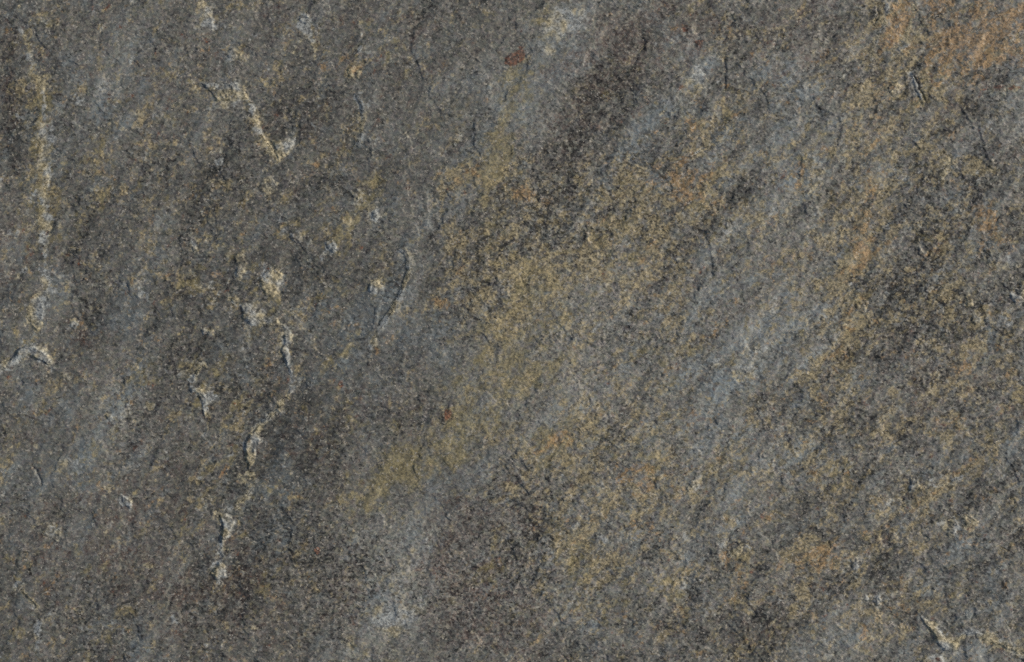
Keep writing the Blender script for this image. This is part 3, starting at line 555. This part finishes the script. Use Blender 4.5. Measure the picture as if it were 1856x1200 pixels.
flake([(219, 897), (238, 905), (240, 912), (236, 923), (226, 915)], 2.4, 'small white triangular chip', .5)
flake([(78, 966), (94, 962), (110, 955), (112, 972), (104, 984), (90, 976)], 1.8, 'small cream chip', .35)
flake([(398, 932), (410, 930), (426, 944), (420, 958), (413, 974), (404, 984), (400, 978), (403, 950)], 3.4, 'pale forked flake with a dark edge', .5)
flake([(398, 1020), (408, 1025), (410, 1045), (395, 1052), (381, 1040)], 3.4, 'pale grey pointed flake with a dark undercut', .45)
flake([(192, 752), (200, 749), (206, 757), (199, 763), (193, 760)], 2.2, 'small white chip', .5)
flake([(566, 1000), (569, 991), (576, 990), (579, 998), (572, 1005)], 1.6, 'bright orange speck', 0, name='mineral_nodule')
flake([(800, 752), (806, 743), (818, 742), (826, 752), (820, 766), (806, 767)], 1.2, 'round dark brown spot', 0, name='mineral_nodule', rough=.6)
flake([(916, 108), (926, 94), (944, 90), (962, 95), (958, 106), (940, 112), (926, 118)], 1.2, 'rust red patch', 0, name='mineral_nodule', rough=.6)
flake([(1608, 158), (1618, 150), (1632, 152), (1630, 168), (1624, 176), (1612, 168)], 1.8, 'small olive chip', .28)
flake([(1665, 445), (1679, 462), (1674, 467), (1664, 461)], 2.4, 'small orange chip', .2)
flake([(1650, 866), (1660, 870), (1673, 888), (1648, 891)], 2.6, 'small orange triangular chip', .2)
flake([(1550, 542), (1562, 540), (1571, 560), (1566, 567), (1552, 562)], 1.8, 'small olive chip', .3)
flake([(1748, 532), (1758, 530), (1762, 552), (1752, 560)], 1.6, 'small olive chip', .25)
flake([(1763, 570), (1778, 572), (1780, 584), (1768, 590), (1760, 582)], 1.6, 'small olive chip', .25)
flake([(1540, 1012), (1553, 1010), (1555, 1022), (1552, 1040), (1546, 1042), (1544, 1028)], 2.0, 'small tan upright chip', .3)
flake([(1582, 1086), (1592, 1080), (1600, 1088), (1596, 1098), (1584, 1096)], 2.0, 'small cream chip', .35)
flake([(1563, 1082), (1571, 1080), (1573, 1089), (1565, 1091)], 1.8, None, .3)
flake([(1714, 972), (1722, 944), (1734, 940), (1738, 958), (1728, 972)], 1.8, 'pale olive chip', .35)
flake([(1744, 938), (1758, 934), (1774, 944), (1766, 956), (1750, 954)], 1.8, 'pale bluish chip', .35)
flake([(1668, 1117), (1688, 1128), (1708, 1148), (1716, 1160), (1737, 1164), (1735, 1178), (1712, 1181), (1700, 1166), (1694, 1150), (1680, 1134)], 3.0,
      'cream angular flake with a thin tail', .45)
flake([(1672, 1196), (1684, 1186), (1706, 1190), (1716, 1206), (1690, 1214), (1670, 1210)], 2.2, 'cream chip', .4)
flake([(1322, 1006), (1330, 996), (1348, 988), (1345, 1000), (1332, 1010)], 1.8, 'pale bluish chip', .35)
flake([(1243, 888), (1252, 872), (1270, 860), (1276, 862), (1266, 878), (1250, 891)], 1.4, 'pale slanting flake', .35)
flake([(1290, 850), (1300, 840), (1315, 836), (1310, 846), (1296, 854)], 1.4, 'pale slanting flake', .28)
flake([(1826, 530), (1840, 522), (1862, 526), (1862, 556), (1840, 552)], 1.6, 'pale bluish flake', .25)
flake([(675, 386), (682, 380), (688, 392), (680, 400), (674, 396)], 1.8, None, .38)
flake([(634, 346), (648, 340), (660, 350), (650, 362), (640, 358)], 1.5, 'small olive chip', .25)

# hollows and long broken edges
recess([(722, 452), (735, 462), (737, 490), (726, 525), (706, 560), (690, 582), (683, 600), (686, 566), (694, 530), (690, 506), (700, 474), (711, 459)], 3.6,
       'dark teardrop-shaped hollow where a scale broke out', soft=2.2, fade=13)
recess([(468, 182), (540, 166), (610, 165), (642, 172), (653, 190), (656, 215), (652, 246), (638, 270), (600, 282), (552, 290), (512, 292), (494, 272), (476, 248), (467, 225)], 2.4,
       'broad dark round hollow', soft=3, fade=26)
recess([(464, 745), (484, 738), (487, 752), (474, 766), (462, 764)], 2.4, None, soft=3, fade=12)
ledge([(722, 449), (734, 458), (739, 467), (739, 490), (732, 511), (725, 530), (712, 555), (700, 575), (690, 590), (680, 606), (668, 636)], 3.0, 14, -1,
      'thin pale curved edge beside the dark hollow', .62, 2.0, 3.4, ends=.06)
ledge([(447, 184), (461, 189), (465, 214), (470, 236), (481, 251), (497, 277), (504, 290)], 2.2, 12, 1, 'pale ragged edge of the round hollow', .5, 2.6, 4.2)
ledge([(636, 168), (650, 185), (656, 205), (656, 226), (649, 250), (640, 267)], 1.8, 12, -1, 'thin pale curved edge of the round hollow', .42, 2.0, 3.4)
ledge([(369, -4), (372, 15), (383, 32), (388, 46), (386, 60)], 2.4, 10, 1, None, .42, 3.0, 4.5)
ledge([(516, 723), (500, 743), (487, 755), (470, 768), (455, 785), (444, 803), (445, 825), (452, 853)], 3.0, 16, -1, 'thin pale slanting edge', .45, 2.0, 3.2)
ledge([(376, 657), (360, 665), (351, 680), (345, 694)], 2.2, 10, -1, None, .34, 3.0, 4.0, groove=.8)
ledge([(386, 926), (398, 932), (403, 947), (402, 965), (400, 985), (398, 1001), (402, 1010), (396, 1024), (380, 1041)], 2.6, 14, -1, 'pale zigzag edge with a dark undercut', .3, 2.0, 3.0)
ledge([(38, 1073), (50, 1084), (60, 1097), (69, 1106)], 2.6, 10, -1, 'short pale slanting edge', .5, 1.8, 3.0, groove=.6)
ledge([(69, 1128), (66, 1160), (58, 1186)], 1.6, 8, -1, None, .42, 1.8, 3.0)
ledge([(60, 843), (67, 858), (76, 879)], 1.2, 6, 1, 'short dark crack', .0, 2.0, 2.6, name='crack', groove=2.6)
ledge([(226, 852), (240, 843), (256, 838)], 1.4, 8, 1, None, .3, 1.8, 2.8, groove=1.0)
ledge([(1657, -6), (1655, 12), (1652, 32), (1645, 49), (1640, 75), (1640, 92)], 2.2, 9, -1, 'pale upright ridge', .36, 2.2, 3.6)
ledge([(1604, -6), (1605, 20), (1601, 45), (1588, 62), (1579, 88), (1577, 118)], 2.0, 10, -1, 'tan upright ridge', .2, 3.0, 4.0)
ledge([(1649, 128), (1654, 148), (1660, 165), (1667, 184)], 2.6, 9, -1, 'thin pale edge beside a dark crack', .5, 1.8, 3.0, groove=.6)
ledge([(1656, 136), (1664, 158), (1679, 188)], 1.2, 6, 1, None, .0, 2.0, 2.6, name='crack', groove=2.2)
ledge([(1590, 8), (1592, 28), (1586, 44)], .8, 6, 1, None, .0, 2, 2.6, name='crack', groove=1.8)
ledge([(1313, 98), (1314, 130), (1314, 168)], .6, 5, -1, None, .0, 2, 2.2, name='crack', groove=1.5)
ledge([(1736, 1160), (1752, 1150), (1770, 1151), (1800, 1166), (1830, 1178), (1866, 1188)], 2.8, 14, -1, 'long thin pale edge', .8, 2.8, 3.6, ends=.05)
ledge([(508, 588), (516, 600), (514, 612)], 2.2, 12, -1, None, .3, 2.2, 3.0)
ledge([(521, 662), (527, 685), (524, 705), (514, 727)], 2.0, 14, -1, None, .28, 2.2, 3.0)
ledge([(452, 851), (462, 872), (448, 896), (424, 915), (400, 930)], 1.8, 14, -1, None, .22, 2.4, 3.2)
ledge([(345, 694), (348, 705), (372, 722), (376, 760), (366, 800)], 2.0, 12, -1, None, .2, 2.2, 3.0)
ledge([(1260, 281), (1274, 271)], 1.2, 6, -1, None, .35, 1.6, 2.6)
ledge([(1288, 264), (1298, 275), (1306, 287)], 1.4, 8, -1, None, .35, 1.6, 2.6)
ledge([(1668, 870), (1700, 880), (1730, 868), (1756, 856)], 1.4, 10, 1, None, .2, 2.0, 3.0)
ledge([(1722, 282), (1716, 310), (1708, 332)], 1.6, 9, 1, None, .28, 2.2, 3.2)
ledge([(78, 150), (82, 175), (86, 200)], 1.6, 9, 1, None, .25, 2.2, 3.4)
ledge([(86, 300), (89, 325), (82, 345), (80, 380)], 1.8, 9, 1, None, .25, 2.2, 3.4)
ledge([(90, 845), (84, 820), (70, 808)], .8, 8, 1, None, .0, 2.0, 0)
ledge([(640, 100), (652, 84), (660, 78)], 1.2, 8, 1, None, .2, 2.2, 3)
ledge([(35, 45), (41, 56), (44, 68)], 1.6, 8, 1, None, .3, 2.2, 3.2)
ledge([(1240, 1128), (1290, 1118), (1322, 1100)], 1.2, 12, -1, None, .1, 2.0, 0)
ledge([(822, 262), (830, 248), (840, 240)], 1.2, 8, 1, None, .28, 2.0, 3)

# ------------------------------------------------------------------ staining broken up by the relief's own mottling
def unit(n):
    return (n - n.mean()) / n.std()


def clusters(wl, seed, gain=.72, stretch=1.5, octaves=5):
    """many-scaled mottling drawn out along the strike, unit spread"""
    ca = [fbm(*turned(X + 6 * WX, Y + 6 * WY, d, stretch), wl, octaves, seed + 40 * q, gain) for q, d in enumerate((58, 40))]
    return unit(ca[0] * (1 - mixr) + ca[1] * mixr).astype(np.float32)


def cover(density, n, soft=.45, bias=2.0, slope=2.6):
    """grains clustered so that more density covers more of the stone"""
    t = bias - slope * .8 * np.tanh(density / .8)
    return sstep(-soft, soft, n - t).astype(np.float32)


def two(w1, w2, seed):
    return unit(.8 * clusters(w1, seed, .8, 1.35, 3) + .6 * clusters(w2, seed + 7, .7, 1.7, 2))


nA, nB, nC, nD = two(14, 46, 401), two(13, 40, 411), two(20, 70, 421), two(14, 40, 431)
nE = two(12, 34, 441)
nL = clusters(50, 451, .7, 2.0, 5)
right = sstep(650, 1500, X + .2 * Y)
wide = fbm(XW, YW, 120, 3, 461)
TANC = cover(1.1 * TAN + .05 + .07 * right + .08 * wide, nA, 1.4, 2.2, 3.2)
ORANGEC = cover(1.15 * ORANGE + .06 * right, nB, 1.6, 2.7, 4.6)
OLIVEC = cover(OLIVE + .04 + .08 * wide, nC, 1.9, 2.4, 3.6)
PALEC = np.clip(cover(PALE, nD, 1.3, 2.5, 4.8) + 2.3 * EDGE * (1 + .25 * nD), 0, 1).astype(np.float32)
BLUEC = cover(BLUE - .25 * fbm(*turned(XW, YW, 55, 1.8), 75, 3, 481), nL, 2.4, 2.1, 3.8)
warmth = fbm(*turned(XW, YW, 55, 1.8), 75, 3, 481)
BROWNC = cover(BROWN + .22 * warmth, nE, 1.8, 2.2, 4.2)
RUSTC = cover(1.5 * RUST, nE, 1.5, 2.9, 5.2)
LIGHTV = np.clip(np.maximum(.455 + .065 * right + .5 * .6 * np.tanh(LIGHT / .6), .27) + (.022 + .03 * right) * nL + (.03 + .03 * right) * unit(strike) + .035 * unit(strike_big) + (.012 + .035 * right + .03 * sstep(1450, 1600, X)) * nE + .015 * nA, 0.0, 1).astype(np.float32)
GRAINV = np.clip(.30 + .16 * right + .5 * GRAIN + .09 * unit(mott2) + .05 * unit(wide), 0, 1).astype(np.float32)

# ------------------------------------------------------------------ material
def lin(r, g, b):
    f = lambda c: ((c / 255 + .055) / 1.055) ** 2.4 if c > 10 else c / 255 / 12.92
    return (f(r), f(g), f(b), 1.0)


mat = bpy.data.materials.new('weathered_slate')
mat.use_nodes = True
nt = mat.node_tree
nt.nodes.clear()
L = nt.links.new


def node(t, **kw):
    n = nt.nodes.new(t)
    for k, v in kw.items():
        setattr(n, k, v)
    return n


def math_(op, a, b=None, c=None, clamp=False):
    n = node('ShaderNodeMath', operation=op, use_clamp=clamp)
    for i, v in enumerate((a, b, c)):
        if v is None:
            continue
        if isinstance(v, (int, float)):
            n.inputs[i].default_value = v
        else:
            L(v, n.inputs[i])
    return n.outputs[0]


def mixc(fac, a, b, mode='MIX'):
    n = node('ShaderNodeMix', data_type='RGBA', blend_type=mode, clamp_factor=True)
    for key, v in ((0, fac), (6, a), (7, b)):
        if isinstance(v, (int, float)):
            n.inputs[key].default_value = v
        elif isinstance(v, tuple):
            n.inputs[key].default_value = v
        else:
            L(v, n.inputs[key])
    return n.outputs[2]


def remap(v, a, b, c=0.0, d=1.0, kind='SMOOTHSTEP'):
    n = node('ShaderNodeMapRange', interpolation_type=kind)
    L(v, n.inputs[0])
    for i, q in enumerate((a, b, c, d)):
        n.inputs[i + 1].default_value = q
    return n.outputs[0]


tc = node('ShaderNodeTexCoord')


def noise(px, detail=2.0, rough=.6, rot=None, stretch=1.0, shift=0.0):
    m = node('ShaderNodeMapping')
    L(tc.outputs['Object'], m.inputs['Vector'])
    m.inputs['Location'].default_value = (shift, shift * .37, 0)
    if rot is not None:
        m.inputs['Rotation'].default_value = (0, 0, math.radians(-rot))
        m.inputs['Scale'].default_value = (1.0 / stretch, 1.0, 1.0)
    n = node('ShaderNodeTexNoise', noise_dimensions='2D')
    n.inputs['Scale'].default_value = 1.0 / (px * S)
    n.inputs['Detail'].default_value = detail
    n.inputs['Roughness'].default_value = rough
    L(m.outputs[0], n.inputs['Vector'])
    return n.outputs[0]


def split(name):
    a = node('ShaderNodeAttribute', attribute_name=name)
    s = node('ShaderNodeSeparateColor')
    L(a.outputs['Color'], s.inputs[0])
    return s.outputs[0], s.outputs[1], s.outputs[2]


tan, orange, olive = split('stain_warm')
pale, blue, brown = split('stain_cool')
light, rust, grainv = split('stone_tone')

def grains(px, rot=None, stretch=1.0, shift=0.0):
    """crisp mineral grains: one random colour per cell"""
    m = node('ShaderNodeMapping')
    L(tc.outputs['Object'], m.inputs['Vector'])
    m.inputs['Location'].default_value = (shift, shift * .61, 0)
    if rot is not None:
        m.inputs['Rotation'].default_value = (0, 0, math.radians(-rot))
        m.inputs['Scale'].default_value = (1.0 / stretch, 1.0, 1.0)
    n = node('ShaderNodeTexVoronoi', voronoi_dimensions='2D', feature='F1')
    n.inputs['Scale'].default_value = 1.0 / (px * S)
    L(m.outputs[0], n.inputs['Vector'])
    q = node('ShaderNodeSeparateColor')
    L(n.outputs['Color'], q.inputs[0])
    return q.outputs[0], q.outputs[1], q.outputs[2]


def squeeze(v, w):                     # 0..1 random value to a spread about .5
    return math_('ADD', math_('MULTIPLY', math_('SUBTRACT', v, .5), w), .5)


a0, a1, a2 = grains(2.7)
b0, b1, b2 = grains(3.9, rot=52, stretch=1.7, shift=2.3)
c0, c1, c2 = grains(6.6, rot=46, stretch=1.5, shift=5.9)
f1 = noise(16.0, 2.0, .7)
f2 = noise(20.0, 2.0, .7, rot=50, stretch=2.0, shift=3.1)
half = lambda u, v, k: math_('ADD', math_('MULTIPLY', u, k), math_('MULTIPLY', v, 1 - k))
g1 = half(squeeze(half(a0, b0, .6), .62), f1, .8)
g2 = half(squeeze(b1, .5), f2, .75)
g4 = half(squeeze(half(a1, c1, .6), .60), noise(12.0, 2.0, .7, shift=11.3), .72)
g5 = squeeze(half(a2, b2, .6), .6)
g3 = squeeze(c0, .5)

gr = math_('ADD', math_('MULTIPLY', math_('SUBTRACT', g1, .5), 1.25), math_('MULTIPLY', math_('SUBTRACT', g2, .5), .85))
gr = math_('ADD', gr, math_('MULTIPLY', math_('SUBTRACT', g3, .5), .14))
gr = math_('MULTIPLY', gr, remap(grainv, .1, 1, .42, 1.8, 'LINEAR'))
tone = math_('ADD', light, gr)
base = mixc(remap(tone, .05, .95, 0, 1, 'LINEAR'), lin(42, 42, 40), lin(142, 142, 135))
# grey-blue and brown-black minerals
# faint warm, green and violet casts from grain to grain
hue1 = half(squeeze(b2, .5), noise(9.0, 2.0, .6, shift=23.3), .5)
hue2 = half(squeeze(c2, .5), noise(9.0, 2.0, .6, shift=29.9), .5)
base = mixc(remap(hue1, .45, .70, 0, .30), base, mixc(1.0, base, (1.18, .96, .86, 1), 'MULTIPLY'))
base = mixc(remap(hue1, .55, .30, 0, .35), base, mixc(1.0, base, (.88, 1.04, .98, 1), 'MULTIPLY'))
base = mixc(remap(hue2, .50, .70, 0, .35), base, mixc(1.0, base, (1.06, .95, 1.14, 1), 'MULTIPLY'))
base = mixc(remap(hue2, .50, .30, 0, .35), base, mixc(1.0, base, (1.04, 1.05, .80, 1), 'MULTIPLY'))
bl = math_('MULTIPLY', blue, remap(g2, .3, .65, .35, 1.0))
base = mixc(math_('MULTIPLY', bl, .9), base, mixc(remap(tone, .1, .95, 0, 1, 'LINEAR'), lin(58, 65, 67), lin(136, 147, 150)))
br = math_('MULTIPLY', brown, remap(g4, .62, .36, .15, 1.0))
base = mixc(math_('MULTIPLY', br, .85), base, mixc(remap(tone, .1, .95, 0, 1, 'LINEAR'), lin(57, 46, 40), lin(123, 105, 95)))


def speck(mask, n, k, lo, hi):
    return remap(math_('ADD', mask, math_('MULTIPLY', math_('SUBTRACT', n, .5), k)), lo, hi)


def shade(c0, c1, n):
    return mixc(remap(n, .3, .7), c0, c1)


base = mixc(math_('MULTIPLY', speck(olive, g1, 1.0, .0, .95), .6), base, shade(lin(96, 88, 57), lin(168, 154, 106), g4))
base = mixc(math_('MULTIPLY', speck(tan, g4, 1.3, .02, 1.0), .64), base, shade(lin(98, 89, 66), lin(186, 169, 126), g1))
base = mixc(math_('MULTIPLY', speck(orange, g1, 1.0, .02, .95), .66), base, shade(lin(104, 84, 56), lin(184, 149, 102), g5))
base = mixc(math_('MULTIPLY', speck(pale, g2, .9, .02, .9), .82), base,
            mixc(remap(noise(45, 2.0, .6, shift=41.3), .4, .6), shade(lin(106, 108, 106), lin(178, 182, 178), g1), shade(lin(116, 108, 84), lin(196, 184, 150), g1)))
base = mixc(math_('MULTIPLY', speck(rust, g5, .8, .15, .85), .75), base, shade(lin(62, 46, 38), lin(128, 80, 56), g1))
# scattered single bright grains
spk = remap(g5, .685, .77)
base = mixc(math_('MULTIPLY', spk, .6), base, lin(176, 172, 160))
# scattered dark pores
por = remap(g4, .36, .28)
base = mixc(math_('MULTIPLY', math_('MULTIPLY', por, .7), grainv), base, lin(40, 39, 38))

bump = node('ShaderNodeBump')
bump.inputs['Strength'].default_value = .6
bump.inputs['Distance'].default_value = 1.3 * S
L(math_('ADD', g5, g2), bump.inputs['Height'])
bsdf = node('ShaderNodeBsdfPrincipled')
L(base, bsdf.inputs['Base Color'])
bsdf.inputs['Roughness'].default_value = .6
bsdf.inputs['Specular IOR Level'].default_value = .4
L(bump.outputs[0], bsdf.inputs['Normal'])
out = node('ShaderNodeOutputMaterial')
L(bsdf.outputs[0], out.inputs[0])

# ------------------------------------------------------------------ meshes
slab = bpy.data.objects.new('slate_slab', None)
scene.collection.objects.link(slab)
slab['label'] = 'weathered dark grey slate slab with tan, rust and olive staining and flaked edges'
slab['category'] = 'stone slab'
slab['kind'] = 'thing'
slab.empty_display_size = .1

PX = ((X - PW / 2) * S).astype(np.float32)
PY = ((PH / 2 - Y) * S).astype(np.float32)
PZ = (H * S).astype(np.float32)
PZ -= np.float32(np.median(PZ))
gyy, gxx = np.gradient(PZ.astype(np.float64), PY[:, 0].astype(np.float64), PX[0].astype(np.float64))
NRM = np.stack([-gxx, -gyy, np.ones_like(gxx)], -1)
NRM /= np.linalg.norm(NRM, axis=-1, keepdims=True)
NRM = NRM.reshape(-1, 3).astype(np.float32)
POS = np.stack([PX, PY, PZ], -1).reshape(-1, 3)
ATT = {
    'stain_warm': np.stack([TANC, ORANGEC, OLIVEC, np.ones_like(TAN)], -1).reshape(-1, 4),
    'stain_cool': np.stack([PALEC, BLUEC, BROWNC, np.ones_like(TAN)], -1).reshape(-1, 4),
    'stone_tone': np.stack([LIGHTV, RUSTC, GRAINV, np.ones_like(TAN)], -1).reshape(-1, 4),
}
vid = np.arange(NX * NY, dtype=np.int32).reshape(NY, NX)
QUADS = np.stack([vid[:-1, :-1], vid[1:, :-1], vid[1:, 1:], vid[:-1, 1:]], -1)


def build(name, verts, quads, src, normals=None, label=None):
    me = bpy.data.meshes.new(name)
    me.vertices.add(len(verts)); me.vertices.foreach_set('co', np.ascontiguousarray(verts, np.float32).ravel())
    n = len(quads)
    me.loops.add(4 * n); me.loops.foreach_set('vertex_index', np.ascontiguousarray(quads, np.int32).ravel())
    me.polygons.add(n)
    me.polygons.foreach_set('loop_start', np.arange(0, 4 * n, 4, dtype=np.int32))
    me.update(calc_edges=True)
    me.polygons.foreach_set('use_smooth', np.ones(n, bool))
    for k, v in ATT.items():
        a = me.attributes.new(k, 'FLOAT_COLOR', 'POINT')
        a.data.foreach_set('color', np.ascontiguousarray(v[src], np.float32).ravel())
    if normals is not None:
        me.normals_split_custom_set_from_vertices(normals)
    me.materials.append(mat)
    ob = bpy.data.objects.new(name, me)
    scene.collection.objects.link(ob)
    ob.parent = slab
    if label:
        ob['label'] = label
    return ob


# the stone face: the whole sheet, let down a little where a scale sits in it, closed by edges and an underside
inner = np.zeros((NY, NX), bool)
idp = np.pad(ids, 1)
same = (idp[:-1, :-1] == idp[1:, :-1]) & (idp[:-1, :-1] == idp[:-1, 1:]) & (idp[:-1, :-1] == idp[1:, 1:]) & (idp[:-1, :-1] > 0)
inner[:] = same
body = POS.copy()
body[inner.ravel(), 2] -= 5.0 * S
ring = np.concatenate([vid[0, :-1], vid[:-1, -1], vid[-1, :0:-1], vid[:0:-1, 0]])
nr = len(ring)
n0 = len(body)
low = POS[ring].copy(); low[:, 2] = -0.022
mid = POS[ring].copy()
verts = np.concatenate([body, mid, low])
r2 = np.roll(np.arange(nr), -1)
side = np.stack([n0 + np.arange(nr), n0 + r2, n0 + nr + r2, n0 + nr + np.arange(nr)], -1)
cor = [int(np.where(ring == c)[0][0]) for c in (vid[0, 0], vid[0, -1], vid[-1, -1], vid[-1, 0])]
under = np.array([[n0 + nr + c for c in cor]])
face_ob = build('stone_face', verts, np.concatenate([QUADS.reshape(-1, 4), side, under]),
                np.concatenate([np.arange(n0), ring, ring]),
                np.concatenate([NRM, NRM[ring], NRM[ring]]))

for k in range(1, len(part_names)):
    q = QUADS[ids == k]
    if len(q) < 6:
        continue
    used, inv = np.unique(q, return_inverse=True)
    inv = inv.reshape(-1, 4)
    top = POS[used]
    isin = inner.ravel()[used]
    under_v = top[isin].copy(); under_v[:, 2] -= 2.5 * S           # lens-shaped scale: its underside meets the rim
    back = np.arange(len(used)); back[isin] = len(used) + np.arange(isin.sum())
    qb = back[inv]
    has_in = (qb != inv).any(axis=1)
    qs = np.concatenate([inv, qb[has_in][:, ::-1]])
    vs_ = np.concatenate([top, under_v])
    nn = np.concatenate([NRM[used], -NRM[used][isin]])
    build(part_names[k], vs_, qs, np.concatenate([used, used[isin]]), nn, part_labels[k])
print('grid', NX, NY, 'parts', len(part_names))
